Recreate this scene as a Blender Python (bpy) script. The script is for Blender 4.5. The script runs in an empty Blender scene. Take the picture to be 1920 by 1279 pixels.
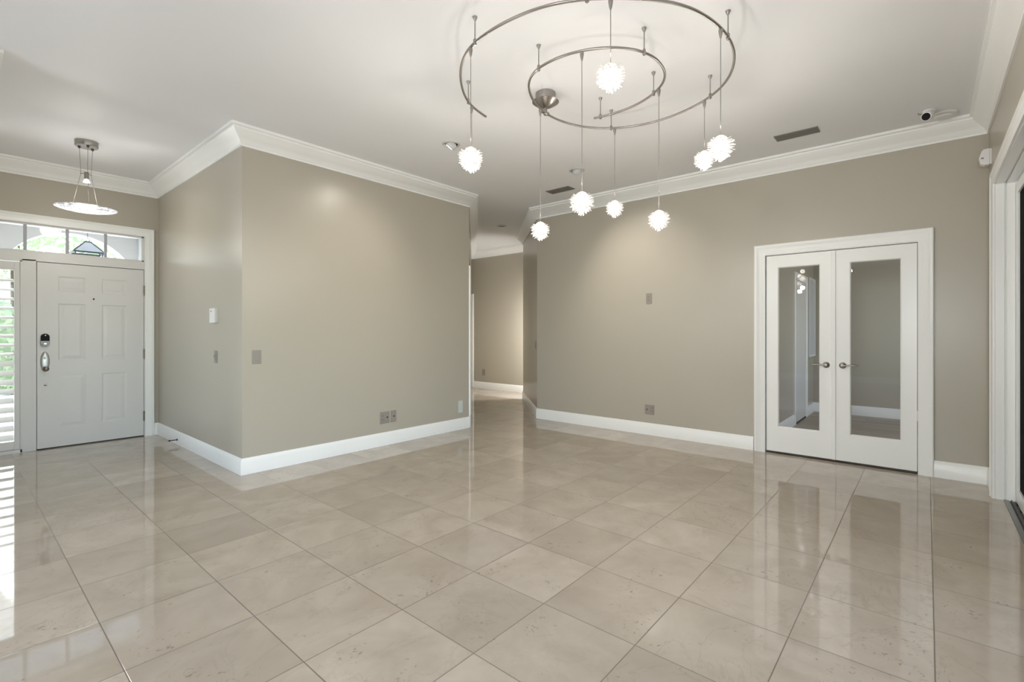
import bpy, bmesh, math, random
from mathutils import Vector, Matrix
random.seed(7)
S = bpy.context.scene
COL = S.collection
PI = math.pi

# ------------------------------------------------------------------ camera
CH = 1.262
YAW = 0.7088                       # view direction in plan, measured from +X
cam_d = bpy.data.cameras.new('camera')
cam = bpy.data.objects.new('camera', cam_d); COL.objects.link(cam)
cam.location = (0, 0, CH)
cam.rotation_euler = (PI / 2, 0, YAW - PI / 2)
cam_d.sensor_width = 36.0
cam_d.lens = 36.0 * 907.1 / 1920
cam_d.shift_y = -(639.5 - 621.4) / 1920
cam_d.clip_start = 0.05
S.camera = cam

# ------------------------------------------------------------------ world, daylight, added fill, exposure
S.view_settings.view_transform = 'Standard'
S.view_settings.look = 'None'
S.view_settings.gamma = 1.0
S.view_settings.use_curve_mapping = False
S.view_settings.exposure = 0.27
W = bpy.data.worlds.new('sky'); S.world = W
W.use_nodes = True
wn = W.node_tree.nodes; wl = W.node_tree.links
sky = wn.new('ShaderNodeTexSky'); sky.sky_type = 'NISHITA'
sky.sun_disc = False; sky.sun_elevation = math.radians(50); sky.sun_rotation = math.radians(20)
wl.new(sky.outputs[0], wn['Background'].inputs[0])
wn['Background'].inputs[1].default_value = 0.55

def sun(name, strength, rot):
    d = bpy.data.lights.new(name, 'SUN'); d.energy = strength; d.angle = math.radians(1.5)
    d.color = (1.0, 0.95, 0.86)
    o = bpy.data.objects.new(name, d); COL.objects.link(o); o.rotation_euler = rot
sun('sun', 6.0, Vector((-.45, -.5, -.72)).to_track_quat('-Z', 'Y').to_euler())

def area(name, loc, direction, sx, sy, watts, color=(1, 1, 1)):
    d = bpy.data.lights.new(name, 'AREA'); d.shape = 'RECTANGLE'; d.size = sx; d.size_y = sy
    d.energy = watts; d.color = color
    o = bpy.data.objects.new(name, d); COL.objects.link(o); o.location = loc
    o.rotation_euler = Vector(direction).to_track_quat('-Z', 'Z').to_euler()
    return o
area('daylight_slider', (0.3, -0.70, 1.15), (0.2, 1, 0.30), 5.4, 2.1, 44, (0.90, 0.955, 1.0))
area('fill_rear', (-3.62, 3.9, 1.55), (1, -0.1, 0.3), 1.0, 2.3, 62, (0.91, 0.96, 1.0))  # fill light added behind an unseen rear window put in for it
area('fill_rear_narrow', (-3.62, 0.0, 1.55), (1, 0.1, 0.3), 0.56, 2.3, 310, (0.91, 0.96, 1.0))  # strong fill added at a narrow unseen opening to brighten the back wall
area('fill_left', (-1.85, 4.67, 1.5), (0.8, -1, 0.2), 2.6, 2.2, 33, (0.90, 0.955, 1.0))  # added fill through an unseen window left of the foyer
area('fill_foyer', (0.02, 5.75, 1.3), (1, 0, 0.1), 1.6, 1.9, 2.5, (1.0, 0.94, 0.84))  # added side fill for the foyer wall; its opening is put in too
area('daylight_sidelight', (0.35, 7.42, 1.05), (0, -1, 0), 0.3, 1.9, 4, (0.93, 0.97, 1.0))
area('daylight_arch', (1.15, 9.62, 1.55), (0, -1, 0), 1.4, 2.1, 26, (0.93, 0.97, 1.0))
area('fill_study', (7.2, -1.9, 1.5), (0, 1, 0), 1.6, 1.4, 14, (1.0, 0.84, 0.62))  # warm fill added to the study from an unseen opening
area('fill_hall', (7.32, 5.54, 1.15), (0.05, 1, -0.1), 0.35, 1.5, 36, (1.0, 0.98, 0.95))  # fill added in the hidden niche

# ------------------------------------------------------------------ materials
def mat(name, color=(0.8, 0.8, 0.8), rough=0.5, metal=0.0, spec=0.5, emit=None, estr=0.0, bump=None, vary=None):
    m = bpy.data.materials.new(name); m.use_nodes = True
    nt = m.node_tree; b = nt.nodes['Principled BSDF']
    b.inputs['Base Color'].default_value = (*color, 1)
    b.inputs['Roughness'].default_value = rough
    b.inputs['Metallic'].default_value = metal
    b.inputs['Specular IOR Level'].default_value = spec
    if emit:
        b.inputs['Emission Color'].default_value = (*emit, 1); b.inputs['Emission Strength'].default_value = estr
    tc = nt.nodes.new('ShaderNodeTexCoord')
    n = nt.nodes.new('ShaderNodeTexNoise')
    nt.links.new(tc.outputs['Object'], n.inputs['Vector'])
    sc, amt = vary or (6.0, 0.03)
    n.inputs['Scale'].default_value = sc; n.inputs['Detail'].default_value = 4
    mx = nt.nodes.new('ShaderNodeMix'); mx.data_type = 'RGBA'; mx.blend_type = 'MIX'
    mx.inputs['A'].default_value = (*[c * (1 - amt) for c in color], 1)
    mx.inputs['B'].default_value = (*[min(1, c * (1 + amt)) for c in color], 1)
    nt.links.new(n.outputs['Fac'], mx.inputs['Factor'])
    nt.links.new(mx.outputs['Result'], b.inputs['Base Color'])
    if bump:
        n2 = nt.nodes.new('ShaderNodeTexNoise'); n2.inputs['Scale'].default_value = bump[0]; n2.inputs['Detail'].default_value = 3
        nt.links.new(tc.outputs['Object'], n2.inputs['Vector'])
        bp = nt.nodes.new('ShaderNodeBump'); bp.inputs['Strength'].default_value = bump[1]; bp.inputs['Distance'].default_value = bump[2]
        nt.links.new(n2.outputs['Fac'], bp.inputs['Height']); nt.links.new(bp.outputs['Normal'], b.inputs['Normal'])
    return m

M = {}
M['wall'] = mat('beige_wall_paint', (0.455, 0.418, 0.345), 0.30, spec=0.5, bump=(90, 0.06, 0.002), vary=(1.2, 0.02))
M['ceiling'] = mat('ceiling_paint', (0.855, 0.855, 0.86), 0.55, spec=0.35, bump=(38, 0.12, 0.003), vary=(2, 0.01))
M['trim'] = mat('white_trim_paint', (0.90, 0.90, 0.875), 0.28, spec=0.5, vary=(3, 0.012))
M['door'] = mat('white_door_paint', (0.74, 0.73, 0.715), 0.32, spec=0.5, vary=(3, 0.012))
M['plastic'] = mat('white_plastic', (0.78, 0.77, 0.75), 0.35)
M['greenish'] = mat('pale_plastic', (0.60, 0.66, 0.62), 0.35)
M['taupe'] = mat('taupe_plate', (0.30, 0.27, 0.235), 0.38)
M['taupe_dark'] = mat('taupe_socket', (0.20, 0.18, 0.155), 0.4)
M['black'] = mat('black_plastic', (0.006, 0.006, 0.007), 0.5, spec=0.15)
M['darkgap'] = mat('dark_gap', (0.03, 0.025, 0.02), 0.7)
M['nickel'] = mat('brushed_nickel', (0.37, 0.345, 0.32), 0.30, metal=1.0, bump=(160, 0.05, 0.001))
M['nickel_dark'] = mat('aged_nickel', (0.26, 0.23, 0.20), 0.30, metal=1.0)
M['chrome'] = mat('satin_chrome', (0.62, 0.64, 0.64), 0.38, metal=1.0)
M['bronze'] = mat('dark_bronze', (0.055, 0.043, 0.032), 0.4, metal=0.7)
M['alu'] = mat('grey_aluminium', (0.22, 0.22, 0.215), 0.35, metal=0.6)
M['alu_dark'] = mat('dark_track', (0.09, 0.085, 0.08), 0.5, metal=0.4)
M['vent'] = mat('vent_metal', (0.19, 0.18, 0.16), 0.45, metal=0.2)
M['vent_dark'] = mat('vent_shadow', (0.035, 0.032, 0.028), 0.7)
M['grey_lens'] = mat('eyeball_grey', (0.55, 0.55, 0.54), 0.4)
M['cable'] = mat('steel_cable', (0.30, 0.28, 0.26), 0.4, metal=0.8)
M['stucco'] = mat('porch_stucco', (0.80, 0.75, 0.68), 0.85, bump=(60, 0.3, 0.004))
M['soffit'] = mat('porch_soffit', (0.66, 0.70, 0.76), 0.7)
M['paving'] = mat('paving', (0.66, 0.66, 0.66), 0.8, bump=(20, 0.2, 0.005), vary=(4, 0.12))
M['bark'] = mat('bark', (0.16, 0.11, 0.07), 0.9, bump=(30, 0.5, 0.01))
M['lantern'] = mat('lantern_metal', (0.10, 0.11, 0.125), 0.5, metal=0.3)

def leaf_mat(name, c1, c2):
    m = bpy.data.materials.new(name); m.use_nodes = True
    nt = m.node_tree; out = nt.nodes['Material Output']; nt.nodes.remove(nt.nodes['Principled BSDF'])
    tc = nt.nodes.new('ShaderNodeTexCoord'); n = nt.nodes.new('ShaderNodeTexNoise'); n.inputs['Scale'].default_value = 5
    nt.links.new(tc.outputs['Object'], n.inputs['Vector'])
    mx = nt.nodes.new('ShaderNodeMix'); mx.data_type = 'RGBA'
    mx.inputs['A'].default_value = (*c1, 1); mx.inputs['B'].default_value = (*c2, 1)
    nt.links.new(n.outputs['Fac'], mx.inputs['Factor'])
    d = nt.nodes.new('ShaderNodeBsdfDiffuse'); t = nt.nodes.new('ShaderNodeBsdfTranslucent'); a = nt.nodes.new('ShaderNodeMixShader')
    a.inputs[0].default_value = 0.4
    for q in (d, t): nt.links.new(mx.outputs['Result'], q.inputs['Color'])
    nt.links.new(d.outputs[0], a.inputs[1]); nt.links.new(t.outputs[0], a.inputs[2])
    nt.links.new(a.outputs[0], out.inputs['Surface'])
    return m
M['leaf'] = leaf_mat('tree_leaves', (0.42, 0.55, 0.28), (0.74, 0.82, 0.58))
M['leaf2'] = leaf_mat('hedge_leaves', (0.30, 0.42, 0.24), (0.60, 0.70, 0.48))

def pane_mat(name, tint=(0.96, 0.97, 0.96), rough=0.0, ior=1.5):
    m = bpy.data.materials.new(name); m.use_nodes = True
    nt = m.node_tree; out = nt.nodes['Material Output']; nt.nodes.remove(nt.nodes['Principled BSDF'])
    t = nt.nodes.new('ShaderNodeBsdfTransparent'); t.inputs[0].default_value = (*tint, 1)
    g = nt.nodes.new('ShaderNodeBsdfGlossy'); g.inputs['Roughness'].default_value = rough
    f = nt.nodes.new('ShaderNodeFresnel'); f.inputs['IOR'].default_value = ior
    a = nt.nodes.new('ShaderNodeMixShader')
    nt.links.new(f.outputs[0], a.inputs[0]); nt.links.new(t.outputs[0], a.inputs[1]); nt.links.new(g.outputs[0], a.inputs[2])
    nt.links.new(a.outputs[0], out.inputs['Surface'])
    return m
M['glass'] = pane_mat('clear_glass', ior=1.42)
M['glass_tint'] = mat('black_screen', (0.006, 0.006, 0.007), 0.8, spec=0.05)

def floor_mat():
    m = bpy.data.materials.new('polished_marble_tile'); m.use_nodes = True
    nt = m.node_tree; L = nt.links.new; b = nt.nodes['Principled BSDF']
    def math_(op, a, c=None):
        n = nt.nodes.new('ShaderNodeMath'); n.operation = op
        for i, v in enumerate((a, c)):
            if v is None: continue
            if isinstance(v, (int, float)): n.inputs[i].default_value = v
            else: L(v, n.inputs[i])
        return n.outputs[0]
    def mixc(fac, a, c, bt='MIX'):
        n = nt.nodes.new('ShaderNodeMix'); n.data_type = 'RGBA'; n.blend_type = bt
        for k, v in (('Factor', fac), ('A', a), ('B', c)):
            if isinstance(v, (int, float)): n.inputs[k].default_value = v
            elif isinstance(v, tuple): n.inputs[k].default_value = (*v, 1)
            else: L(v, n.inputs[k])
        return n.outputs['Result']
    def ramp(v, p):
        r = nt.nodes.new('ShaderNodeValToRGB'); e = r.color_ramp.elements
        e[0].position, e[0].color = p[0][0], (*[p[0][1]] * 3, 1)
        e[1].position, e[1].color = p[-1][0], (*[p[-1][1]] * 3, 1)
        L(v, r.inputs[0]); return r.outputs[0]
    tc = nt.nodes.new('ShaderNodeTexCoord'); sp = nt.nodes.new('ShaderNodeSeparateXYZ'); L(tc.outputs['Object'], sp.inputs[0])
    T = 0.4571
    def cell(o, off):
        v = math_('DIVIDE', math_('SUBTRACT', o, off), T)
        fl = math_('FLOOR', v); fr = math_('SUBTRACT', v, fl)
        e = math_('MINIMUM', fr, math_('SUBTRACT', 1.0, fr))
        return fl, e
    fx, ex = cell(sp.outputs[0], 0.4273); fy, ey = cell(sp.outputs[1], -0.0232)
    e = math_('MINIMUM', ex, ey)
    grout = ramp(e, [(0.0028, 1.0), (0.0044, 0.0)])
    cb = nt.nodes.new('ShaderNodeCombineXYZ'); L(fx, cb.inputs[0]); L(fy, cb.inputs[1])
    wnz = nt.nodes.new('ShaderNodeTexWhiteNoise'); wnz.noise_dimensions = '3D'; L(cb.outputs[0], wnz.inputs['Vector'])
    rnd = wnz.outputs['Value']; rcol = wnz.outputs['Color']
    off = nt.nodes.new('ShaderNodeVectorMath'); off.operation = 'MULTIPLY_ADD'
    L(rcol, off.inputs[0]); off.inputs[1].default_value = (37, 37, 37); L(tc.outputs['Object'], off.inputs[2])
    def noise(scale, detail=5, dist=0.0, rough=0.55):
        n = nt.nodes.new('ShaderNodeTexNoise'); n.inputs['Scale'].default_value = scale; n.inputs['Detail'].default_value = detail
        n.inputs['Distortion'].default_value = dist; n.inputs['Roughness'].default_value = rough
        L(off.outputs[0], n.inputs['Vector']); return n.outputs['Fac']
    cloud = noise(3.2, 5, 0.6); vein = noise(2.0, 6, 1.6); fine = noise(24, 4)
    base = mixc(ramp(cloud, [(0.30, 0.0), (0.70, 1.0)]), (0.292, 0.246, 0.196), (0.366, 0.316, 0.260))
    tone = math_('MULTIPLY_ADD', math_('POWER', rnd, 2.2), -0.20)
    tone = math_('ADD', tone, 1.05)
    sc = nt.nodes.new('ShaderNodeVectorMath'); sc.operation = 'SCALE'; L(base, sc.inputs[0]); L(tone, sc.inputs['Scale'])
    col = sc.outputs[0]
    sx = nt.nodes.new('ShaderNodeSeparateColor'); L(rcol, sx.inputs[0])
    col = mixc(math_('MULTIPLY', sx.outputs[1], 0.30), col, (0.345, 0.27, 0.21), 'MIX')
    vm = ramp(math_('ABSOLUTE', math_('SUBTRACT', vein, 0.5)), [(0.0, 1.0), (0.014, 0.0)])
    col = mixc(math_('MULTIPLY', vm, math_('MULTIPLY', sx.outputs[2], 0.28)), col, (0.30, 0.24, 0.175))
    pit = math_('MULTIPLY', ramp(noise(48, 3, 0.8), [(0.62, 0.0), (0.66, 1.0)]), ramp(noise(4, 3, 0.5), [(0.54, 0.0), (0.64, 1.0)]))
    col = mixc(math_('MULTIPLY', pit, 0.55), col, (0.16, 0.12, 0.085))
    col = mixc(math_('MULTIPLY', ramp(fine, [(0.4, 0.0), (0.7, 1.0)]), 0.10), col, (0.40, 0.355, 0.30))
    col = mixc(grout, col, (0.060, 0.046, 0.032))
    L(col, b.inputs['Base Color'])
    rg = math_('MULTIPLY', cloud, 0.05); rg = math_('ADD', rg, 0.012)
    rg = math_('ADD', rg, math_('MULTIPLY', grout, 0.5))
    L(rg, b.inputs['Roughness'])
    b.inputs['Specular IOR Level'].default_value = 0.7
    bp = nt.nodes.new('ShaderNodeBump'); bp.inputs['Strength'].default_value = 0.25; bp.inputs['Distance'].default_value = 0.002
    L(math_('SUBTRACT', 1.0, grout), bp.inputs['Height']); L(bp.outputs['Normal'], b.inputs['Normal'])
    return m
M['floor'] = floor_mat()

def wood_mat():
    m = bpy.data.materials.new('study_plank_floor'); m.use_nodes = True
    nt = m.node_tree; L = nt.links.new; b = nt.nodes['Principled BSDF']
    tc = nt.nodes.new('ShaderNodeTexCoord'); mp = nt.nodes.new('ShaderNodeMapping'); mp.inputs['Rotation'].default_value = (0, 0, PI / 2)
    br = nt.nodes.new('ShaderNodeTexBrick'); br.inputs['Scale'].default_value = 1.0
    br.inputs['Brick Width'].default_value = 1.3; br.inputs['Row Height'].default_value = 0.14; br.inputs['Mortar Size'].default_value = 0.002
    br.inputs['Color1'].default_value = (0.36, 0.29, 0.21, 1); br.inputs['Color2'].default_value = (0.50, 0.43, 0.33, 1)
    br.inputs['Mortar'].default_value = (0.18, 0.13, 0.09, 1)
    n = nt.nodes.new('ShaderNodeTexNoise'); n.inputs['Scale'].default_value = 9; n.inputs['Detail'].default_value = 5
    mp2 = nt.nodes.new('ShaderNodeMapping'); mp2.inputs['Scale'].default_value = (8, 0.8, 1)
    L(tc.outputs['Object'], mp.inputs[0]); L(mp.outputs[0], br.inputs['Vector']); L(tc.outputs['Object'], mp2.inputs[0]); L(mp2.outputs[0], n.inputs['Vector'])
    mx = nt.nodes.new('ShaderNodeMix'); mx.data_type = 'RGBA'; mx.blend_type = 'MULTIPLY'; mx.inputs['Factor'].default_value = 0.35
    L(br.outputs['Color'], mx.inputs['A']); L(n.outputs['Color'], mx.inputs['B']); L(mx.outputs['Result'], b.inputs['Base Color'])
    b.inputs['Roughness'].default_value = 0.4
    return m
M['wood'] = wood_mat()

def glow_mat(name, c_lo, c_hi, s_lo, s_hi, scale):
    m = bpy.data.materials.new(name); m.use_nodes = True
    nt = m.node_tree; L = nt.links.new; b = nt.nodes['Principled BSDF']
    tc = nt.nodes.new('ShaderNodeTexCoord'); n = nt.nodes.new('ShaderNodeTexNoise'); n.inputs['Scale'].default_value = scale
    n.inputs['Detail'].default_value = 2
    L(tc.outputs['Object'], n.inputs['Vector'])
    r = nt.nodes.new('ShaderNodeMapRange'); r.inputs['From Min'].default_value = 0.35; r.inputs['From Max'].default_value = 0.65
    r.inputs['To Min'].default_value = s_lo; r.inputs['To Max'].default_value = s_hi
    L(n.outputs['Fac'], r.inputs['Value']); L(r.outputs[0], b.inputs['Emission Strength'])
    mx = nt.nodes.new('ShaderNodeMix'); mx.data_type = 'RGBA'
    mx.inputs['A'].default_value = (*c_lo, 1); mx.inputs['B'].default_value = (*c_hi, 1)
    L(n.outputs['Fac'], mx.inputs['Factor']); L(mx.outputs['Result'], b.inputs['Emission Color'])
    b.inputs['Base Color'].default_value = (0.16, 0.155, 0.15, 1); b.inputs['Roughness'].default_value = 0.15
    return m
M['petal'] = glow_mat('lit_glass_petals', (1.0, 0.86, 0.74), (1.0, 0.96, 0.90), 0.38, 1.0, 60)
M['bulb'] = mat('halogen_bulb', (1, 1, 1), 0.3, emit=(1.0, 0.93, 0.82), estr=11.0)
M['cap'] = mat('pendant_cap', (0.80, 0.66, 0.58), 0.25, emit=(1.0, 0.80, 0.68), estr=0.30)
M['dish'] = glow_mat('lit_crystal_dish', (0.80, 0.86, 0.95), (1.0, 0.99, 0.97), 0.15, 0.95, 34)
M['lens_lit'] = mat('lit_lens', (1, 1, 1), 0.3, emit=(1.0, 0.94, 0.85), estr=3.0)

# ------------------------------------------------------------------ mesh helpers
class MB:
    def __init__(self): self.v = []; self.f = []
    def add(self, vs, fs):
        n = len(self.v); self.v += [tuple(p) for p in vs]; self.f += [tuple(i + n for i in q) for q in fs]; return self
    def box(self, a, b):
        x0, y0, z0 = [min(p, q) for p, q in zip(a, b)]; x1, y1, z1 = [max(p, q) for p, q in zip(a, b)]
        return self.add([(x0, y0, z0), (x1, y0, z0), (x1, y1, z0), (x0, y1, z0), (x0, y0, z1), (x1, y0, z1), (x1, y1, z1), (x0, y1, z1)],
                        [(0, 3, 2, 1), (4, 5, 6, 7), (0, 1, 5, 4), (1, 2, 6, 5), (2, 3, 7, 6), (3, 0, 4, 7)])
    def prism(self, poly, z0, z1):
        n = len(poly)
        return self.add([(x, y, z0) for x, y in poly] + [(x, y, z1) for x, y in poly],
                        [tuple(range(n - 1, -1, -1)), tuple(range(n, 2 * n))] + [(i, (i + 1) % n, n + (i + 1) % n, n + i) for i in range(n)])
    def rings(self, rings, cap=True, closed=True):
        n = len(rings[0]); vs = [p for r in rings for p in r]; fs = []
        for k in range(len(rings) - 1):
            for i in range(n if closed else n - 1):
                j = (i + 1) % n; fs.append((k * n + i, k * n + j, (k + 1) * n + j, (k + 1) * n + i))
        if cap: fs += [tuple(range(n - 1, -1, -1)), tuple(range((len(rings) - 1) * n, len(rings) * n))]
        return self.add(vs, fs)
    def lathe(self, prof, c=(0, 0, 0), axis=(0, 0, 1), n=32, sx=1.0, sy=1.0, cap=True):
        q = Vector((0, 0, 1)).rotation_difference(Vector(axis).normalized()); c = Vector(c)
        return self.rings([[c + q @ Vector((r * sx * math.cos(2 * PI * i / n), r * sy * math.sin(2 * PI * i / n), z)) for i in range(n)] for r, z in prof], cap)
    def tube(self, pts, r, n=8):
        pts = [Vector(p) for p in pts]; rs = []; up = None
        for k, p in enumerate(pts):
            t = (pts[min(k + 1, len(pts) - 1)] - pts[max(k - 1, 0)]).normalized()
            if up is None: up = t.orthogonal().normalized()
            up = (up - t * up.dot(t)).normalized(); s = t.cross(up)
            rr = r[k] if isinstance(r, (list, tuple)) else r
            rs.append([p + up * rr * math.cos(2 * PI * i / n) + s * rr * math.sin(2 * PI * i / n) for i in range(n)])
        return self.rings(rs)
    def build(self, name, m, parent=None, smooth=False, bevel=0.0, at=None):
        me = bpy.data.meshes.new(name); me.from_pydata(self.v, [], self.f)
        bm = bmesh.new(); bm.from_mesh(me); bmesh.ops.recalc_face_normals(bm, faces=bm.faces)
        bm.to_mesh(me); bm.free()
        if at is not None: me.transform(Matrix.Translation(-Vector(at)))
        me.materials.append(m)
        o = bpy.data.objects.new(name, me); COL.objects.link(o)
        if at is not None: o.location = at
        if smooth:
            me.polygons.foreach_set('use_smooth', [True] * len(me.polygons)); me.set_sharp_from_angle(angle=math.radians(38))
        if bevel:
            bv = o.modifiers.new('bevel', 'BEVEL'); bv.width = bevel; bv.segments = 2; bv.limit_method = 'ANGLE'
        if parent is not None:
            o.parent = parent
            if at is None: o.matrix_parent_inverse = Matrix.Translation(-parent.location)
            else: o.location = Vector(at) - parent.location
        return o

def thing(name, label, cat, loc, group=None, kind=None):
    o = bpy.data.objects.new(name, None); COL.objects.link(o); o.location = loc; o.empty_display_size = 0.1
    return tag(o, label, cat, group, kind)
def tag(o, label=None, cat=None, group=None, kind=None):
    if label: o['label'] = label
    if cat: o['category'] = cat
    if group: o['group'] = group
    if kind: o['kind'] = kind
    return o
def structure(o, label=None, cat=None): return tag(o, label, cat, None, 'structure')
def copy_thing(root, loc, label):
    r = root.copy(); COL.objects.link(r); r.location = loc; r['label'] = label
    for ch in list(root.children):
        c = ch.copy(); COL.objects.link(c); c.parent = r
        for g in ch.children:
            d = g.copy(); COL.objects.link(d); d.parent = c
    return r

def sweep(path, prof, to3, closed=False):
    """profile (offset to the right of the path, height) mitred along a 2-D path"""
    n = len(path); P = [Vector(p) for p in path]; rings = []
    def nrm(a, b):
        d = (b - a).normalized(); return Vector((d.y, -d.x))
    for i, p in enumerate(P):
        if closed or 0 < i < n - 1:
            n1 = nrm(P[i - 1], p); n2 = nrm(p, P[(i + 1) % n]); m = (n1 + n2) / (1 + n1.dot(n2))
        else:
            m = nrm(P[0], P[1]) if i == 0 else nrm(P[-2], P[-1])
        rings.append([to3((p + m * o).x, (p + m * o).y, t) for o, t in prof])
    mb = MB()
    if closed: mb.rings(rings + [rings[0]], cap=False)
    else: mb.rings(rings)
    return mb

def wall_cells(to3, a0, a1, b0, b1, holes, thick):
    """a wall slab in the (a,b) plane with rectangular holes; thickness along -n"""
    As = sorted({a0, a1, *[h[0] for h in holes], *[h[1] for h in holes]}); Bs = sorted({b0, b1, *[h[2] for h in holes], *[h[3] for h in holes]})
    na, nb = len(As) - 1, len(Bs) - 1
    def solid(i, j):
        if not (0 <= i < na and 0 <= j < nb): return False
        ca, cb = (As[i] + As[i + 1]) / 2, (Bs[j] + Bs[j + 1]) / 2
        return not any(h[0] < ca < h[1] and h[2] < cb < h[3] for h in holes)
    mb = MB()
    for i in range(na):
        for j in range(nb):
            if not solid(i, j): continue
            A, B, C_, D = As[i], As[i + 1], Bs[j], Bs[j + 1]
            for t in (0, -thick): mb.add([to3(A, C_, t), to3(B, C_, t), to3(B, D, t), to3(A, D, t)], [(0, 1, 2, 3)])
            for ok, (p, q) in ((solid(i - 1, j), ((A, C_), (A, D))), (solid(i + 1, j), ((B, C_), (B, D))), (solid(i, j - 1), ((A, C_), (B, C_))), (solid(i, j + 1), ((A, D), (B, D)))):
                if not ok: mb.add([to3(*p, 0), to3(*q, 0), to3(*q, -thick), to3(*p, -thick)], [(0, 1, 2, 3)])
    return mb

# ------------------------------------------------------------------ room plan
H = 3.045
XA, YA, XE, YD, XB, YR, XH = 1.681, 4.563, 4.45, 7.157, 5.573, -0.389, 7.70
XL, XR = 0.107, -3.5
HL = (XH, YA + XH - XE)                       # far end of the left hall wall
HC = (7.02, 7.02 - XB + 4.299)                # outer corner where the right hall wall stops
YC = 4.299
HN = (XH, HC[1] - (XH - HC[0]))
room = [(XL, YD), (XA, YD), (XA, YA), (XE, YA), HL, HN, HC, (XB, YC), (XB, YR), (XR, YR), (XR, YA), (XL, YA)]

fl = MB(); fl.add([(x, y, 0) for x, y in ((-3.9, -0.75), (5.64, -0.75), (5.64, 4.3), (8.0, 4.3), (8.0, 8.2), (-3.9, 8.2))], [(0, 1, 2, 3, 4, 5)])
fl.add([(x, y, -0.1) for x, y in ((-3.9, -0.75), (5.64, -0.75), (5.64, 4.3), (8.0, 4.3), (8.0, 8.2), (-3.9, 8.2))], [(5, 4, 3, 2, 1, 0)])
fl.v = [p if p[1] < 8 else (p[0], 7.30 if p[0] < 5 else 8.2, p[2]) for p in fl.v]
structure(fl.build('floor', M['floor']), 'polished cream marble tile floor of the empty living room', 'floor')
structure(MB().box((5.64, -2.1, -0.1), (9.1, 1.55, 0.0)).build('floor_study', M['wood']), 'light brown plank floor behind the glass double doors', 'floor')
structure(MB().box((-3.9, -0.75, H), (9.1, 8.3, H + 0.12)).build('ceiling', M['ceiling']), 'smooth white ceiling over the living room', 'ceiling')

structure(MB().prism([(XA, YD), (XA, YA), (XA + .12, YA + .12), (XA + .12, YD)], 0, H).build('wall_left', M['wall']), 'glossy beige side wall between the front door and the outer corner', 'wall')
structure(MB().prism([(XA, YA), (XE, YA), (XE - .0497, YA + .12), (XA + .12, YA + .12)], 0, H).build('wall_front', M['wall']), 'beige wall left of the hallway with a lamp glow on it', 'wall')
structure(MB().prism([(XE, YA), HL, (HL[0], HL[1] + .17), (XE - .0497, YA + .12)], 0, H).build('wall_hall', M['wall']), 'narrow sliver of beige wall on the left of the hallway', 'wall')
structure(MB().box((XH, HN[1] - .3, 0), (XH + .12, HL[1] + .3, H)).build('wall_end', M['wall']), 'shaded beige wall at the far end of the hallway', 'wall')
structure(MB().prism([(XB, YC), HC, (HC[0] + .085, HC[1] - .085), (XB + .12, YC - .0497)], 0, H).build('wall_passage', M['wall']), 'angled beige wall on the right of the hallway', 'wall')
structure(MB().prism([(HC[0] + .085, HC[1] - .085), HC, HN, (XH, HN[1] - .12)], 0, H).build('wall_niche', M['wall']), 'hidden return wall round the hallway corner', 'wall')
wb = wall_cells(lambda a, b, t: (XB - t, a, b), YR - .2, YC - .0497, 0, H, [(0.045, 1.293, 0, 2.062)], .12)
wb.prism([(XB, YC - .0497), (XB + .12, YC - .0497), (XB, YC)], 0, H)
structure(wb.build('wall_back', M['wall']), 'long beige wall holding the white glass double doors', 'wall')
SX0, SX1, SH = -2.6, 5.145, 2.384
structure(wall_cells(lambda a, b, t: (a, YR + t, b), XR - .12, XB, 0, H, [(SX0, SX1, 0, SH)], .2).build('wall_right', M['wall']), 'beige wall around the sliding door opening at right', 'wall')
structure(wall_cells(lambda a, b, t: (XR + t, a, b), YR, YA, 0, H, [(3.36, 4.46, 0.3, 2.7), (-.3, .3, 0.3, 2.7)], .15).build('wall_rear', M['wall']), 'beige wall with added window openings at the back of the room', 'wall')  # both openings added to admit fill light
structure(wall_cells(lambda a, b, t: (a, YA - t, b), XR, XL - .12, 0, H, [(-3.2, -.5, .3, 2.7)], .12).build('wall_front_left', M['wall']), 'beige wall with an added window opening left of the entrance foyer', 'wall')  # unseen opening added for the left fill light
structure(wall_cells(lambda a, b, t: (XL + t, a, b), YA, YD, 0, H, [(4.9, 6.6, .3, 2.7)], .12).build('wall_foyer', M['wall']), 'beige left side wall of the entrance foyer', 'wall')  # unseen opening added so side fill reaches the foyer
structure(wall_cells(lambda a, b, t: (a, YD - t, b), XL - .12, XA + .12, 0, H, [(0.165, 1.575, 0, 2.44)], .15).build('wall_entrance', M['wall']), 'beige wall above and beside the front door', 'wall')
# study beyond the glass doors
structure(MB().box((8.9, -2.1, 0), (9.02, 1.36, H)).build('wall_study_back', M['wall']), 'dim beige wall seen through the right glass door', 'wall')
structure(MB().box((XB + .12, 1.36, 0), (9.02, 1.48, H)).build('wall_study_side', M['wall']), 'dim beige side wall seen through the left glass door', 'wall')
structure(wall_cells(lambda a, b, t: (a, -2.0 + t, b), XB + .12, 8.9, 0, H, [(6.3, 8.1, 0.8, 2.3)], .1).build('wall_study_opening', M['wall']), 'study wall with an added opening, hidden to the right', 'wall')  # opening added to pass the study fill light
structure(MB().box((XB, -2.1, 0), (XB + .12, YR - .2, H)).build('wall_study_near', M['wall']), 'study wall beside the sliding doors', 'wall')

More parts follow.
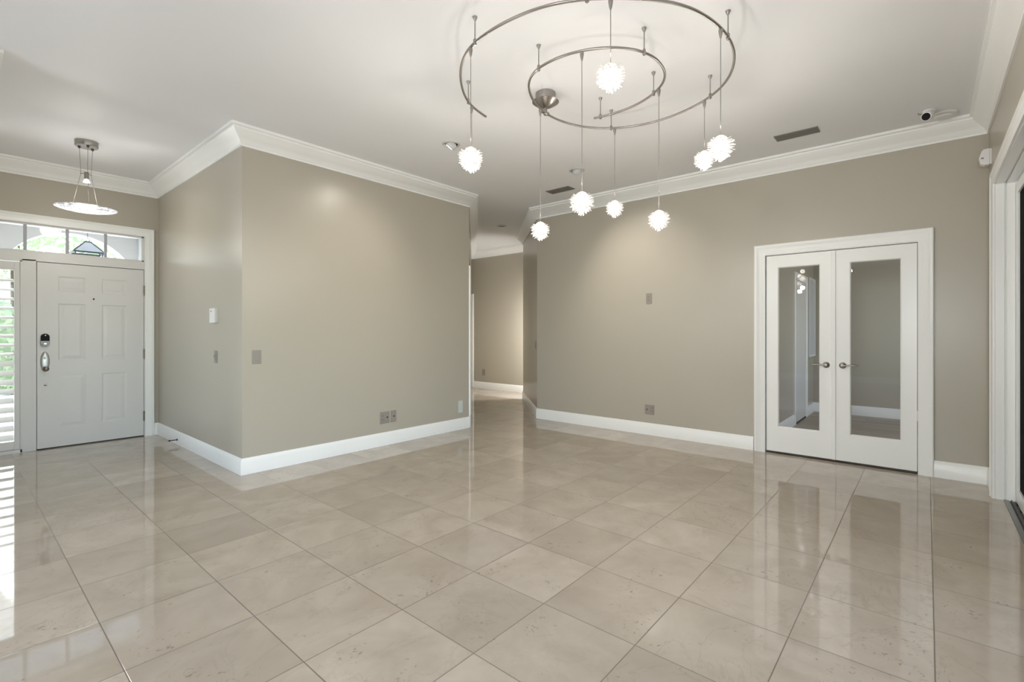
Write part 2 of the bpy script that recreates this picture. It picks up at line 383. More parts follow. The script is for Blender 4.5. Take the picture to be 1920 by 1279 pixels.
# ------------------------------------------------------------------ crown, baseboards, casings
crown = [(0, 2.888), (0.013, 2.888), (0.013, 2.905), (0.022, 2.912), (0.030, 2.932), (0.050, 2.952), (0.078, 2.975), (0.098, 2.999), (0.104, 3.006), (0.104, 3.018), (0.124, 3.024), (0.124, H), (0, H)]
flat = lambda x, y, t: (x, y, t)
structure(sweep(room, crown, flat, closed=True).build('trim_1', M['trim'], smooth=True), 'white crown moulding running round the whole ceiling', 'crown moulding')
base = [(0, 0), (0.016, 0), (0.016, 0.110), (0.0125, 0.118), (0.0105, 0.132), (0.005, 0.142), (0, 0.144)]
def baseboard(name, path, label): structure(sweep(path, base, flat).build(name, M['trim'], smooth=True), label, 'baseboard')
u = 1 / math.sqrt(2)
baseboard('baseboard_left', [(1.634, YD), (XA, YD), (XA, YA), (XE + .004, YA)], 'white baseboard wrapping the outer wall corner at left')
baseboard('baseboard_hall', [(XH, HL[1] - .075), HN, HC, (XB, YC), (XB, 1.396)], 'white baseboard along the hallway and the back wall')
baseboard('baseboard_right', [(XB, -.047), (XB, YR), (5.235, YR)], 'short white baseboard right of the glass double doors')
baseboard('baseboard_study', [(XB + .12, 1.36), (7.40, 1.36)], 'pale baseboard in the study left of its white door')
baseboard('baseboard_study_corner', [(8.29, 1.36), (8.9, 1.36), (8.9, -1.99)], 'pale baseboard along the back wall of the study')
baseboard('baseboard_rear', [(XR, YR), (XR, YA), (XL, YA), (XL, YD)], 'white baseboard along the rear of the room')

cas = [(0, 0), (0, .012), (.010, .016), (.030, .016), (.036, .019), (.070, .019), (.076, .024), (.092, .024), (.098, .018), (.098, 0)]
def casing(name, a0, a1, top, to3, label, w=1.0, bottom=0.0, parent=None, m='trim'):
    # path runs so that "right" points away from the opening
    path = [(a1, bottom), (a1, top), (a0, top), (a0, bottom)]
    o = sweep(path, [(p * w, t) for p, t in cas], to3).build(name, M[m], parent, smooth=True)
    if label: structure(o, label, 'door casing')
    return o
on_back = lambda a, b, t: (XB - t, a, b)
on_door = lambda a, b, t: (a, YD - t, b)
on_hall = lambda a, b, t: (XE + a * u + t * u, YA + a * u - t * u, b)
on_right = lambda a, b, t: (a, YR + t, b)
casing('trim_2', 0.060, 1.283, 2.058, on_back, 'white moulded casing framing the glass double doors', w=1.08)
casing('trim_3', 0.11, 0.93, 2.03, on_hall, 'white door casing on the left edge of the hallway')
structure(MB().box((XH - .02, HL[1] - .078, 0), (XH, HL[1] + .03, 2.106)).build('trim_4', M['trim'], bevel=.004), 'white door casing at the far end of the hallway', 'door casing')
casing('trim_5', 0.185, 1.548, 2.405, on_door, 'wide white casing round the front door and transom', w=0.92)
casing('trim_6', SX0 + .01, SX1 - .008, SH - .008, on_right, 'white casing edge of the sliding door opening at right', w=0.92)
casing('trim_7', 7.50, 8.19, 1.97, lambda a, b, t: (a, 1.36 - t, b), 'pale casing round the white study door')

# jamb linings
structure(MB().box((XB - .004, 1.283, 0), (XB + .118, 1.293, 2.062)).box((XB - .004, .045, 0), (XB + .118, .055, 2.062)).box((XB - .004, .045, 2.052), (XB + .118, 1.293, 2.062)).build('trim_8', M['trim']), 'white jamb lining of the glass double doors', 'jamb')
jb = MB()
for y0, y1, d in ((YR - .001, -.442, .0), (-.442, -.452, -.008), (-.452, -.497, .008), (-.497, -.60, .0)):
    jb.box((SX1 - .014 - d, y1, 0), (SX1 + .002, y0, SH)); jb.box((SX0, y1, SH - .014 - d), (SX1, y0, SH + .002)); jb.box((SX0 - .002, y1, 0), (SX0 + .014 + d, y0, SH))
structure(jb.build('trim_9', M['trim'], bevel=.002), 'stepped white jamb of the sliding door at right edge', 'jamb')

# ------------------------------------------------------------------ sliding doors
trk = thing('sliding_door_track', 'grey metal sliding door track sunk in the floor at right', 'door track', (1.3, -.50, 0))
MB().box((SX0 + .02, -.462, -.004), (SX1 - .02, -.436, .008)).build('inner_rail', M['alu'], trk)
mb = MB().box((SX0 + .02, -.60, -.003), (SX1 - .02, -.462, .002))
for y in (-.475, -.522, -.585): mb.box((SX0 + .02, y - .003, 0), (SX1 - .02, y + .003, .012))
mb.build('channel', M['alu_dark'], trk)
for k in range(7): MB().box((5.06 - k * .17, -.502, .0015), (5.02 - k * .17, -.494, .0055)).build('drain_slot', M['black'], trk)
def slider(name, x0, x1, y, label, glass):
    t = structure(thing(name, label, 'sliding door', ((x0 + x1) / 2, y, 0.013)))
    a, b, z0, z1 = x0, x1, .013, SH - .04
    MB().box((a, y - .018, z0), (a + .075, y + .018, z1)).box((b - .075, y - .018, z0), (b, y + .018, z1)).box((a + .075, y - .018, z0), (b - .075, y + .018, z0 + .10)).box((a + .075, y - .018, z1 - .075), (b - .075, y + .018, z1)).build('frame', M['trim'], t, bevel=.003)
    g = MB().box((a + .07, y - .004, z0 + .095), (b - .07, y + .004, z1 - .07)).build('pane', glass, t)
    return t
slider('door_4', 3.25, 5.125, -.516, 'white framed sliding door with a black screened pane at right edge', M['glass_tint'])
slider('door_5', 1.30, 3.33, -.560, 'white framed clear sliding door nearest the dark one', M['glass'])
slider('door_6', -.65, 1.38, -.516, 'white framed clear sliding door beside the camera', M['glass'])
slider('door_7', -2.57, -.57, -.560, 'white framed clear sliding door farthest back', M['glass'])

# unseen windows added around the fill lights
def added_window(name, label, to3, a0, a1, nmul):
    t = structure(thing(name, label, 'window', to3((a0 + a1) / 2, .3, 0)))
    def bx(mb, p, q, r, s_, d0, d1):
        A, B = to3(p, r, d0), to3(q, s_, d1); return mb.box(A, B)
    mb = MB()
    for k in range(nmul + 1):
        c = a0 + (a1 - a0 - .06) * k / nmul; bx(mb, c, c + .06, .3, 2.7, -.10, -.05)
    bx(mb, a0, a1, .3, .36, -.10, -.05); bx(mb, a0, a1, 2.64, 2.7, -.10, -.05); mb.build('window_frame', M['trim'], t)
    bx(MB(), a0 + .02, a1 - .02, .33, 2.67, -.078, -.072).build('pane', M['glass'], t)
added_window('rear_window_added', 'added tall white framed window at the back of the room', lambda a, b, t: (XR + t, a, b), 3.36, 4.46, 1)
added_window('narrow_window_added', 'added narrow white framed window at the back beside the sliding doors', lambda a, b, t: (XR + t, a, b), -.3, .3, 1)
added_window('foyer_window_added', 'added white framed side window in the left wall of the foyer', lambda a, b, t: (XL + t, a, b), 4.9, 6.6, 2)
added_window('left_window_added', 'added wide white framed window in the wall left of the foyer', lambda a, b, t: (a, YA - t, b), -3.2, -.5, 3)

# ------------------------------------------------------------------ front door unit
fr = MB()
fr.box((1.541, YD - .001, 0), (1.575, YD + .12, 2.44)).box((.165, YD - .001, 0), (.20, YD + .12, 2.44))
fr.box((.502, YD - .001, 0), (.611, YD + .12, 2.02)).box((.20, YD - .001, 2.004), (1.541, YD + .12, 2.10)).box((.20, YD - .001, 2.40), (1.541, YD + .12, 2.44))
fr.box((.20, YD + .02, 2.10), (1.541, YD + .12, 2.116)).box((1.518, YD + .02, 2.10), (1.541, YD + .12, 2.40)).box((.20, YD + .02, 2.384), (1.541, YD + .12, 2.40))
fr.box((.593, YD + .05, 0), (.625, YD + .12, 2.01)).box((1.527, YD + .05, 0), (1.543, YD + .12, 2.01)).box((.6, YD + .05, 1.985), (1.54, YD + .12, 2.01))
structure(fr.build('trim_10', M['door'], bevel=.002), 'white frame posts and header around the front door', 'door frame')
tr = structure(thing('window_1', 'white transom window of narrow panes above the front door', 'window', (.86, YD + .06, 2.116)))
mb = MB()
for a in (.203, .53, .861, 1.189): mb.box((a - .013, YD + .052, 2.116), (a + .013, YD + .078, 2.384))
mb.build('muntin', mat('muntin_backlit_shade', (.42, .43, .47), .4), tr)  # blue-grey base colour carries the backlit shade of white muntins
MB().box((.20, YD + .062, 2.116), (1.518, YD + .067, 2.384)).build('pane', M['glass'], tr)

dr = structure(thing('door_1', 'white six-panel front door with keypad lock and oval knob plate', 'door', (1.076, YD + .02, 0)))
def panel_door(x0, x1, z0, z1, y, thick, panels):
    me = bpy.data.meshes.new('door_panel'); bm = bmesh.new()
    xs = sorted({x0, x1, *[p[0] for p in panels], *[p[1] for p in panels]}); zs = sorted({z0, z1, *[p[2] for p in panels], *[p[3] for p in panels]})
    g = {}
    def v(i, j):
        if (i, j) not in g: g[i, j] = bm.verts.new((xs[i], y, zs[j]))
        return g[i, j]
    sel = []
    for i in range(len(xs) - 1):
        for j in range(len(zs) - 1):
            f = bm.faces.new((v(i, j), v(i + 1, j), v(i + 1, j + 1), v(i, j + 1)))
            cx, cz = (xs[i] + xs[i + 1]) / 2, (zs[j] + zs[j + 1]) / 2
            for q in panels:
                if q[0] < cx < q[1] and q[2] < cz < q[3]: sel.append((q, f))
    groups = {}
    for q, f in sel: groups.setdefault(q, []).append(f)
    for q, fs in groups.items():
        if len(fs) > 1: fs = bmesh.ops.dissolve_faces(bm, faces=fs)['region']
        f = fs[0]
        for w, dy in ((.012, .006), (.008, 0.0), (.030, -.004)):
            bmesh.ops.inset_region(bm, faces=[f], thickness=w, depth=0, use_even_offset=True)
            for vv in f.verts: vv.co.y += dy
    ed = [e for e in bm.edges if e.is_boundary]
    r = bmesh.ops.extrude_edge_only(bm, edges=ed); nv = [e for e in r['geom'] if isinstance(e, bmesh.types.BMVert)]
    for vv in nv: vv.co.y = y + thick
    bmesh.ops.contextual_create(bm, geom=[e for e in bm.edges if e.is_boundary])
    bmesh.ops.recalc_face_normals(bm, faces=bm.faces)
    bm.to_mesh(me); bm.free(); return me
PL, PR = (.780, 1.006), (1.146, 1.372)
me = panel_door(.616, 1.536, .012, 1.997, YD + .004, .045, [(*p, z0, z1) for p in (PL, PR) for z0, z1 in ((.225, .785), (.945, 1.565), (1.695, 1.860))])
me.materials.append(M['door'])
o = bpy.data.objects.new('door_panel', me); COL.objects.link(o); o.parent = dr; o.matrix_parent_inverse = Matrix.Translation(-dr.location)
MB().box((.612, YD + .01, 0), (1.54, YD + .08, .012)).build('threshold', M['darkgap'], dr)
for z in (.244, .989, 1.752):
    mb = MB().box((1.530, YD - .002, z - .055), (1.547, YD + .006, z + .055)); mb.lathe([(.0065, -.06), (.0065, .06)], (1.5385, YD - .004, z), n=10)
    mb.build('hinge', M['nickel_dark'], dr)
yk = YD + .004
def capsule(mb, cx, cz, hw, z0, z1, y0, y1, n=10, top=True, bot=True):
    pts = []
    for k in range(n + 1):
        a = PI * k / n
        if top: pts.append((cx + hw * math.cos(a), z1 - hw + hw * math.sin(a)))
    if not top: pts += [(cx + hw, z1), (cx - hw, z1)]
    if bot:
        for k in range(n + 1):
            a = PI + PI * k / n; pts.append((cx + hw * math.cos(a), z0 + hw + hw * math.sin(a)))
    else: pts += [(cx - hw, z0), (cx + hw, z0)]
    m_ = len(pts)
    mb.add([(a, y0, b) for a, b in pts] + [(a, y1, b) for a, b in pts], [tuple(range(m_)), tuple(range(2 * m_ - 1, m_ - 1, -1))] + [(i, (i + 1) % m_, m_ + (i + 1) % m_, m_ + i) for i in range(m_)])
kp = MB(); capsule(kp, .676, 0, .036, 1.096, 1.238, yk, yk - .026)
kp = kp.build('keypad_lock', mat('keypad_metal', (.36, .36, .36), .5, metal=.6), dr, bevel=.004); kp['label'] = 'brushed metal keypad lock with black top'
sc_ = MB(); capsule(sc_, .676, 0, .0335, 1.160, 1.2365, yk - .0255, yk - .030, bot=False); sc_.build('touch_screen', M['black'], kp)
MB().lathe([(.006, 0), (.006, .0015)], (.678, yk - .031, 1.219), (0, -1, 0), 12).build('indicator', M['plastic'], kp)
MB().lathe([(.012, 0), (.022, 0), (.022, .005), (.018, .009), (.013, .005)], (.677, yk - .025, 1.130), (0, -1, 0), 24, 1.0, .72).build('button_ring', M['chrome'], kp)
hs = MB().lathe([(.001, .016), (.020, .014), (.032, .010), (.037, .004), (.038, 0)], (.677, yk, .938), (0, -1, 0), 32, 1.0, 2.85).build('knob_plate', M['chrome'], dr, smooth=True)
hs['label'] = 'long oval chrome plate under the keypad'
MB().lathe([(.012, 0), (.012, .02), (.022, .03), (.027, .042), (.025, .055), (.014, .064), (.001, .066)], (.679, yk - .012, .862), (0, -1, 0), 24).build('knob', M['nickel_dark'], hs, smooth=True)
MB().box((.670, yk - .032, .965), (.677, yk - .012, .995)).lathe([(.011, 0), (.011, .006)], (.6735, yk - .012, .975), (0, -1, 0), 14).build('thumb_turn', M['nickel_dark'], hs)
MB().lathe([(.013, 0), (.012, .005), (.001, .007)], (.680, yk, .690), (0, -1, 0), 16).build('bolt_cover', M['nickel_dark'], dr)
MB().lathe([(.009, 0), (.008, .006), (.004, .004)], (1.076, yk, 1.627), (0, -1, 0), 14).build('peephole', M['bronze'], dr)

# sidelight with shutter
sl = structure(thing('window_2', 'narrow sidelight window left of the front door', 'window', (.35, YD + .10, .0)))
MB().box((.20, YD + .09, .08), (.502, YD + .095, 2.0)).build('pane', M['glass'], sl)
MB().box((.20, YD + .075, 0), (.502, YD + .115, .09)).build('window_sill', M['door'], sl)
sh = thing('plantation_shutter', 'white louvered shutter over the sidelight left of the front door', 'shutter', (.35, YD, .01))
MB().box((.212, YD - .006, .04), (.256, YD + .022, 1.985)).box((.446, YD - .006, .04), (.490, YD + .022, 1.985)).box((.256, YD - .006, 1.895), (.446, YD + .022, 1.985)).box((.256, YD - .006, .04), (.446, YD + .022, .125)).build('stile_frame', M['door'], sh, bevel=.003)
MB().box((.200, YD - .014, .005), (.212, YD + .03, 2.0)).box((.490, YD - .014, .005), (.502, YD + .03, 2.0)).box((.2, YD - .014, 1.988), (.502, YD + .03, 2.004)).box((.2, YD - .014, .0), (.502, YD + .03, .036)).build('surround', M['door'], sh)
z = .165; k = 0
while z < 1.88:
    mb = MB(); ang = math.radians(36 if z < .95 else 22); hw, ht = .044, .0055
    ring = []
    for q in range(12):
        a = 2 * PI * q / 12; p = hw * math.cos(a); r_ = ht * math.sin(a)
        ring.append((YD + .012 + p * math.cos(ang) + r_ * math.sin(ang), z - p * math.sin(ang) * -1 + r_ * math.cos(ang)))
    mb.rings([[(x, yy, zz) for yy, zz in ring] for x in (.258, .444)])
    mb.build('louver', M['trim'], sh, smooth=True)
    z += .0955; k += 1

# ------------------------------------------------------------------ glass double doors
def french_leaf(name, y0, y1, g0, g1, label, hinge_side, hy, lever_dir):
    t = structure(thing(name, label, 'door', (XB + .01, (y0 + y1) / 2, .022)))
    x0, x1 = XB + .004, XB + .044; z0, z1 = .022, 2.044
    gz0, gz1 = .272, 1.925
    MB().box((x0, y0, z0), (x1, g0, z1)).box((x0, g1, z0), (x1, y1, z1)).box((x0, g0, z0), (x1, g1, gz0)).box((x0, g0, gz1), (x1, g1, z1)).build('door_frame', M['trim'], t)
    MB().box((XB + .021, g0 + .001, gz0 + .001), (XB + .027, g1 - .001, gz1 - .001)).build('pane', M['glass'], t)
    bead = [(0, 0), (0, .020), (-.010, .012), (-.014, 0)]
    mb = sweep([(g0, gz0), (g0, gz1), (g1, gz1), (g1, gz0)], [(o, tt - .017) for o, tt in ((0, 0), (.012, 0), (.007, .014), (0, .018))], lambda a, b, tt: (x0 - tt, a, b), closed=True)
    mb.build('glazing_bead', M['trim'], t)
    h = MB().lathe([(.030, 0), (.030, .004), (.026, .010), (.016, .014), (.012, .016), (.012, .045), (.001, .047)], (x0, hy, .935), (-1, 0, 0), 28).build('rosette', M['nickel'], t, smooth=True)
    pts = [(x0 - .040, hy, .935), (x0 - .043, hy + lever_dir * .02, .936), (x0 - .041, hy + lever_dir * .06, .940), (x0 - .036, hy + lever_dir * .10, .937), (x0 - .034, hy + lever_dir * .118, .935)]
    MB().tube(pts, [.009, .008, .0065, .006, .005], 10).build('lever', M['nickel'], h, smooth=True)
    h2 = MB().lathe([(.030, 0), (.030, .004), (.026, .010), (.012, .014), (.012, .045), (.001, .047)], (x1, hy, .935), (1, 0, 0), 24).build('rosette', M['nickel'], t, smooth=True)
    MB().tube([(x1 + .040, p[1], p[2]) for p in pts], [.009, .008, .0065, .006, .005], 10).build('lever', M['nickel'], h2, smooth=True)
    return t
french_leaf('door_2', .690, 1.272, .794, 1.169, 'left leaf of the white glass double doors', 1, .745, 1)
t3 = french_leaf('door_3', .066, .686, .170, .557, 'right leaf of the white glass double doors', -1, .611, -1)
MB().box((XB - .008, .668, .022), (XB + .004, .704, 2.044)).build('astragal', M['trim'], t3, bevel=.003)
structure(MB().box((XB + .0, .055, 0), (XB + .1, 1.283, .008)).build('trim_11', M['bronze']), 'dark threshold strip under the glass double doors', 'threshold')

# study fittings
sd = structure(thing('door_8', 'plain white closed door inside the study', 'door', (7.85, 1.35, 0)))
MB().box((7.51, 1.352, .02), (8.18, 1.366, 1.965)).build('door_slab', M['door'], sd)
MB().box((7.44, 1.345, 0), (8.25, 1.359, .02)).build('threshold', M['darkgap'], sd)
pn = thing('wall_panel', 'tall pale grey panel on the study wall, seen through left glass door', 'panel', (8.6, 1.34, .88))
MB().box((8.36, 1.33, .88), (8.86, 1.359, 2.07)).build('board', mat('panel_grey', (.60, .61, .63), .5), pn, bevel=.004)
MB().box((8.36, 1.325, .88), (8.385, 1.331, 2.07)).box((8.835, 1.325, .88), (8.86, 1.331, 2.07)).box((8.385, 1.325, .88), (8.835, 1.331, .905)).box((8.385, 1.325, 2.045), (8.835, 1.331, 2.07)).build('edge_frame', M['trim'], pn)

# hall door behind the near casing
hd = structure(thing('door_9', 'white hallway door seen almost edge-on at the hall entrance', 'door', on_hall(.52, 0, 0)))
mb = MB(); mb.add([on_hall(a, b, t_) for a, b, t_ in ((.115, .01, .002), (.925, .01, .002), (.925, 2.026, .002), (.115, 2.026, .002), (.115, .01, .006), (.925, .01, .006), (.925, 2.026, .006), (.115, 2.026, .006))], [(0, 3, 2, 1), (4, 5, 6, 7), (0, 1, 5, 4), (1, 2, 6, 5), (2, 3, 7, 6), (3, 0, 4, 7)])
mb.build('door_slab', M['door'], hd)

# ------------------------------------------------------------------ wall plates and devices
def plate(name, label, cat, to3, a0, a1, b0, b1, kind, m='taupe', group=None):
    c = to3((a0 + a1) / 2, (b0 + b1) / 2, 0)
    t = thing(name, label, cat, c, group)
    def bx(n, p, q, r, s, t0, t1, mm, par, bev=0.0):
        mb = MB(); vs = [to3(*w) for w in ((p, r, t0), (q, r, t0), (q, s, t0), (p, s, t0), (p, r, t1), (q, r, t1), (q, s, t1), (p, s, t1))]
        mb.add(vs, [(0, 3, 2, 1), (4, 5, 6, 7), (0, 1, 5, 4), (1, 2, 6, 5), (2, 3, 7, 6), (3, 0, 4, 7)])
        return mb.build(n, M[mm], par, bevel=bev)
    bx('plate', a0, a1, b0, b1, 0, .006, m, t, .0025)
    ca, cb = (a0 + a1) / 2, (b0 + b1) / 2
    if kind == 'rocker':
        r_ = bx('rocker', ca - .017, ca + .017, cb - .034, cb + .034, .006, .010, m, t, .001)
        bx('rocker_gap', ca - .018, ca + .018, cb - .036, cb - .034, .0055, .0065, 'taupe_dark', t)
    if kind == 'dimmer':
        bx('rocker', ca - .017, ca + .017, cb - .034, cb + .034, .006, .010, m, t, .001)
        bx('slider_knob', ca + .020, ca + .025, cb - .010, cb + .020, .006, .012, 'taupe_dark', t)
    if kind in ('duplex', 'duplex_jack'):
        o = ca - .029 if kind == 'duplex_jack' else ca
        for dz in (-.021, .021):
            s_ = bx('socket', o - .016, o + .016, cb + dz - .014, cb + dz + .014, .006, .008, m, t, .002)
            for da in (-.006, .006): bx('slot', o + da - .0012, o + da + .0012, cb + dz - .004, cb + dz + .006, .0078, .0086, 'black', s_)
    if kind in ('jack', 'duplex_jack'):
        o = ca + .029 if kind == 'duplex_jack' else ca
        n = (Vector(to3(0, 0, 1)) - Vector(to3(0, 0, 0)))
        MB().lathe([(.007, 0), (.007, .008), (.003, .008)], to3(o, cb, .006), n, 12).build('jack', M['bronze'], t)
    if kind == 'blank':
        bx('cover', a0 + .012, a1 - .012, b0 + .012, b1 - .012, .006, .012, m, t, .003)
    return t
on_A = lambda a, b, t: (a, YA - t, b)
on_X = lambda a, b, t: (XA - t, a, b)
on_end = lambda a, b, t: (XH - t, a, b)
plate('light_switch', 'taupe light switch right of the outer wall corner', 'light switch', on_A, 1.764, 1.842, .970, 1.093, 'rocker')
plate('light_switch', 'taupe light switch under the white box by the front door', 'light switch', on_X, 5.155, 5.232, .955, 1.077, 'dimmer')
plate('wall_outlet', 'wide taupe outlet plate left of its narrow neighbour, above baseboard', 'wall outlet', on_A, 3.090, 3.215, .242, .372, 'duplex_jack')
plate('cable_outlet', 'narrow taupe cable plate right of the wide outlet plate', 'wall outlet', on_A, 3.232, 3.306, .243, .373, 'jack')
plate('wall_plate', 'pale greenish white cover plate low by the hallway corner', 'wall plate', on_A, 4.262, 4.338, .216, .368, 'blank', 'greenish')
plate('wall_outlet', 'taupe outlet at head height on the back wall', 'wall outlet', on_back, 2.537, 2.612, 1.597, 1.728, 'duplex')
plate('wall_outlet', 'square taupe outlet plate low on the back wall', 'wall outlet', on_back, 2.508, 2.628, .250, .367, 'duplex_jack')
plate('wall_outlet', 'small taupe outlet at the far end of the hallway', 'wall outlet', on_end, 7.375, 7.47, .29, .43, 'duplex')
on_pass = lambda a, b, t: (XB + a * u - t * u, YC + a * u + t * u, b)
plate('light_switch', 'taupe light switch on the angled hallway wall, seen edge-on', 'light switch', on_pass, .10, .18, 1.00, 1.12, 'rocker')

t = thing('alarm_keypad', 'white alarm box on the side wall above a light switch', 'alarm keypad', (XA, 5.20, 1.41))
MB().box((XA - .008, 5.142, 1.346), (XA, 5.268, 1.480)).build('back_plate', M['plastic'], t)
MB().box((XA - .034, 5.138, 1.343), (XA - .008, 5.272, 1.483)).build('body', M['plastic'], t, bevel=.004)
MB().lathe([(.008, 0), (.008, .0015)], (XA - .034, 5.225, 1.455), (-1, 0, 0), 12).build('sensor_dot', M['taupe_dark'], t)

t = thing('motion_sensor', 'white motion sensor in the top corner by the sliding door', 'motion sensor', (5.41, YR, 2.65))
MB().box((5.375, YR, 2.59), (5.445, YR + .010, 2.71)).build('mounting_plate', M['plastic'], t)
MB().rings([[(5.372, YR + .010, z), (5.448, YR + .010, z), (5.440, YR + d, z + .0), (5.380, YR + d, z)] for z, d in ((2.588, .040), (2.600, .062), (2.650, .072), (2.700, .058), (2.716, .045))]).build('body', M['plastic'], t, bevel=.004)
MB().box((5.371, YR + .045, 2.640), (5.377, YR + .060, 2.648)).build('sensor_window', M['taupe_dark'], t)

t = thing('security_camera', 'small white security camera with black lens on the ceiling', 'security camera', (5.14, -.01, H))
MB().lathe([(.042, 0), (.042, -.012), (.030, -.018), (.022, -.024)], (5.16, -.015, H), n=28).build('ceiling_base', M['plastic'], t, smooth=True)
bd = MB().lathe([(.001, -.052), (.020, -.050), (.034, -.040), (.038, -.020), (.038, .020), (.034, .030), (.028, .033)], (5.125, -.005, H - .050), (-.85, .30, -.42), 28).build('body', M['plastic'], t, smooth=True)
lp = Vector((5.125, -.005, H - .050)) + Vector((-.85, .30, -.42)).normalized() * .0325
MB().lathe([(.029, -.002), (.029, .001), (.026, .003), (.001, .002)], lp, (-.85, .30, -.42), 24).build('lens', M['black'], bd)
MB().tube([(5.165, .055, H - .001), (5.165, .050, H - .012), (5.150, .015, H - .022), (5.135, .005, H - .030)], .004, 8).build('wire', M['taupe_dark'], t)
t = thing('smoke_detector', 'round white disc on the ceiling right of the security camera', 'smoke detector', (5.325, -.105, H))
MB().lathe([(.092, 0), (.092, -.008), (.086, -.014), (.070, -.017), (.001, -.018)], (5.325, -.105, H), n=36).build('base_ring', M['plastic'], t, smooth=True)
MB().lathe([(.060, -.016), (.058, -.028), (.045, -.032), (.001, -.033)], (5.325, -.105, H), n=36).build('cover', M['plastic'], t, smooth=True)

t = thing('door_stop', 'small dark door stop sticking out of the baseboard by the front door', 'door stop', (XA - .016, 6.34, .055))
MB().lathe([(.012, 0), (.012, .005), (.005, .007), (.005, .070)], (XA - .016, 6.34, .055), (-1, 0, 0), 14).build('rod', M['bronze'], t)
MB().lathe([(.009, 0), (.009, .014)], (XA - .084, 6.34, .055), (-1, 0, 0), 14).build('tip', M['bronze'], t)

# ------------------------------------------------------------------ ceiling vents, downlights
def vent(x0, x1, y0, y1, label):
    t = thing('ceiling_vent', label, 'ceiling vent', ((x0 + x1) / 2, (y0 + y1) / 2, H), 'ceiling vents')
    b = .010
    MB().box((x0, y0, H - .007), (x0 + b, y1, H)).box((x1 - b, y0, H - .007), (x1, y1, H)).box((x0 + b, y0, H - .007), (x1 - b, y0 + b, H)).box((x0 + b, y1 - b, H - .007), (x1 - b, y1, H)).build('frame', M['vent'], t)
    MB().box((x0 + b, y0 + b, H - .001), (x1 - b, y1 - b, H)).build('backing', M['vent_dark'], t)
    n = 7
    for k in range(n):
        x = x0 + b + (x1 - x0 - 2 * b) * (k + .5) / n
        MB().add([(x - .007, y0 + b, H - .002), (x + .005, y0 + b, H - .008), (x + .006, y0 + b, H - .007), (x - .006, y0 + b, H - .001), (x - .007, y1 - b, H - .002), (x + .005, y1 - b, H - .008), (x + .006, y1 - b, H - .007), (x - .006, y1 - b, H - .001)],
                 [(0, 1, 2, 3), (7, 6, 5, 4), (0, 4, 5, 1), (1, 5, 6, 2), (2, 6, 7, 3), (3, 7, 4, 0)]).build('slat', M['vent'], t)
vent(4.915, 5.062, .722, 1.064, 'dark slotted ceiling vent above the glass double doors')
vent(4.950, 5.100, 3.335, 3.680, 'dark slotted ceiling vent near the hallway')

def spot(name, loc, target, watts, deg, blend, color=(1.0, .93, .83), r=.07):
    d = bpy.data.lights.new(name, 'SPOT'); d.energy = watts; d.spot_size = math.radians(deg); d.spot_blend = blend; d.color = color; d.specular_factor = 0.25; d.shadow_soft_size = r
    o = bpy.data.objects.new(name, d); COL.objects.link(o); o.location = loc
    o.rotation_euler = (Vector(target) - Vector(loc)).to_track_quat('-Z', 'Y').to_euler()
def eyeball(c, target, label, watts, deg):
    t = thing('recessed_downlight', label, 'recessed light', (c[0], c[1], H), 'eyeball downlights')
    MB().lathe([(.085, 0), (.085, -.006), (.068, -.010), (.062, -.004), (.062, 0)], (c[0], c[1], H), n=36).build('trim_ring', M['grey_lens'], t, smooth=True)
    p = Vector((c[0], c[1], H - .004)); d = (Vector(target) - p).normalized()
    e = MB().lathe([(.001, -.040), (.030, -.036), (.052, -.016), (.056, .0), (.052, .020), (.040, .034), (.034, .032)], p, d, 28).build('eyeball', M['grey_lens'], t, smooth=True)
    MB().lathe([(.034, 0), (.001, .002)], p + d * .033, d, 24).build('lens', M['lens_lit'], e)
    spot('downlight_beam', p + d * .05, target, watts, deg, 1.0)
eyeball((3.118, 3.435), (2.50, YA, 1.5), 'eyeball downlight beside the upper left pendant, lighting the left wall', 30, 92)
eyeball((4.530, 2.940), (XB, 2.65, 1.45), 'eyeball downlight above the hallway pendant, lighting the back wall', 54, 92)
t = thing('recessed_light', 'small round unlit recessed light in the hallway ceiling', 'recessed light', (6.09, 5.45, H))
MB().lathe([(.085, 0), (.083, -.007), (.055, -.010), (.050, 0)], (6.09, 5.45, H), n=32).build('trim_ring', M['grey_lens'], t, smooth=True)
MB().lathe([(.050, -.003), (.001, -.002)], (6.09, 5.45, H), n=24).build('lens', M['vent'], t)

# ------------------------------------------------------------------ foyer pendant
FP = (.85, 6.0)
t = thing('foyer_pendant', 'round crystal dish pendant hanging in front of the front door', 'pendant lamp', (*FP, H))
MB().lathe([(.086, 0), (.086, -.046), (.083, -.050), (.001, -.050)], (*FP, H), n=40).build('canopy', M['nickel'], t, smooth=True)
Zr, Zd = 2.745, 2.405
for k in range(3):
    a = 2 * PI * k / 3 + .55; ca, sa = math.cos(a), math.sin(a)
    MB().lathe([(.010, 0), (.012, -.010), (.006, -.018)], (FP[0] + .055 * ca, FP[1] + .055 * sa, H - .050), n=14).build('cable_grip', M['nickel_dark'], t)
    MB().tube([(FP[0] + .055 * ca, FP[1] + .055 * sa, H - .06), (FP[0] + .042 * ca, FP[1] + .042 * sa, Zr), (FP[0] + .115 * ca, FP[1] + .115 * sa, Zd + .002)], .0018, 6).build('cable', M['cable'], t)
    MB().tube([(FP[0], FP[1], Zr), (FP[0] + .048 * ca, FP[1] + .048 * sa, Zr)], .003, 6).build('bracket_arm', M['nickel_dark'], t)
so = MB().lathe([(.018, .012), (.018, -.05), (.014, -.055)], (*FP, Zr), n=20).build('lamp_socket', M['nickel'], t, smooth=True)
MB().lathe([(.014, -.05), (.024, -.075), (.026, -.082), (.001, -.078)], (*FP, Zr), n=20).build('bulb', M['lens_lit'], so, smooth=True)
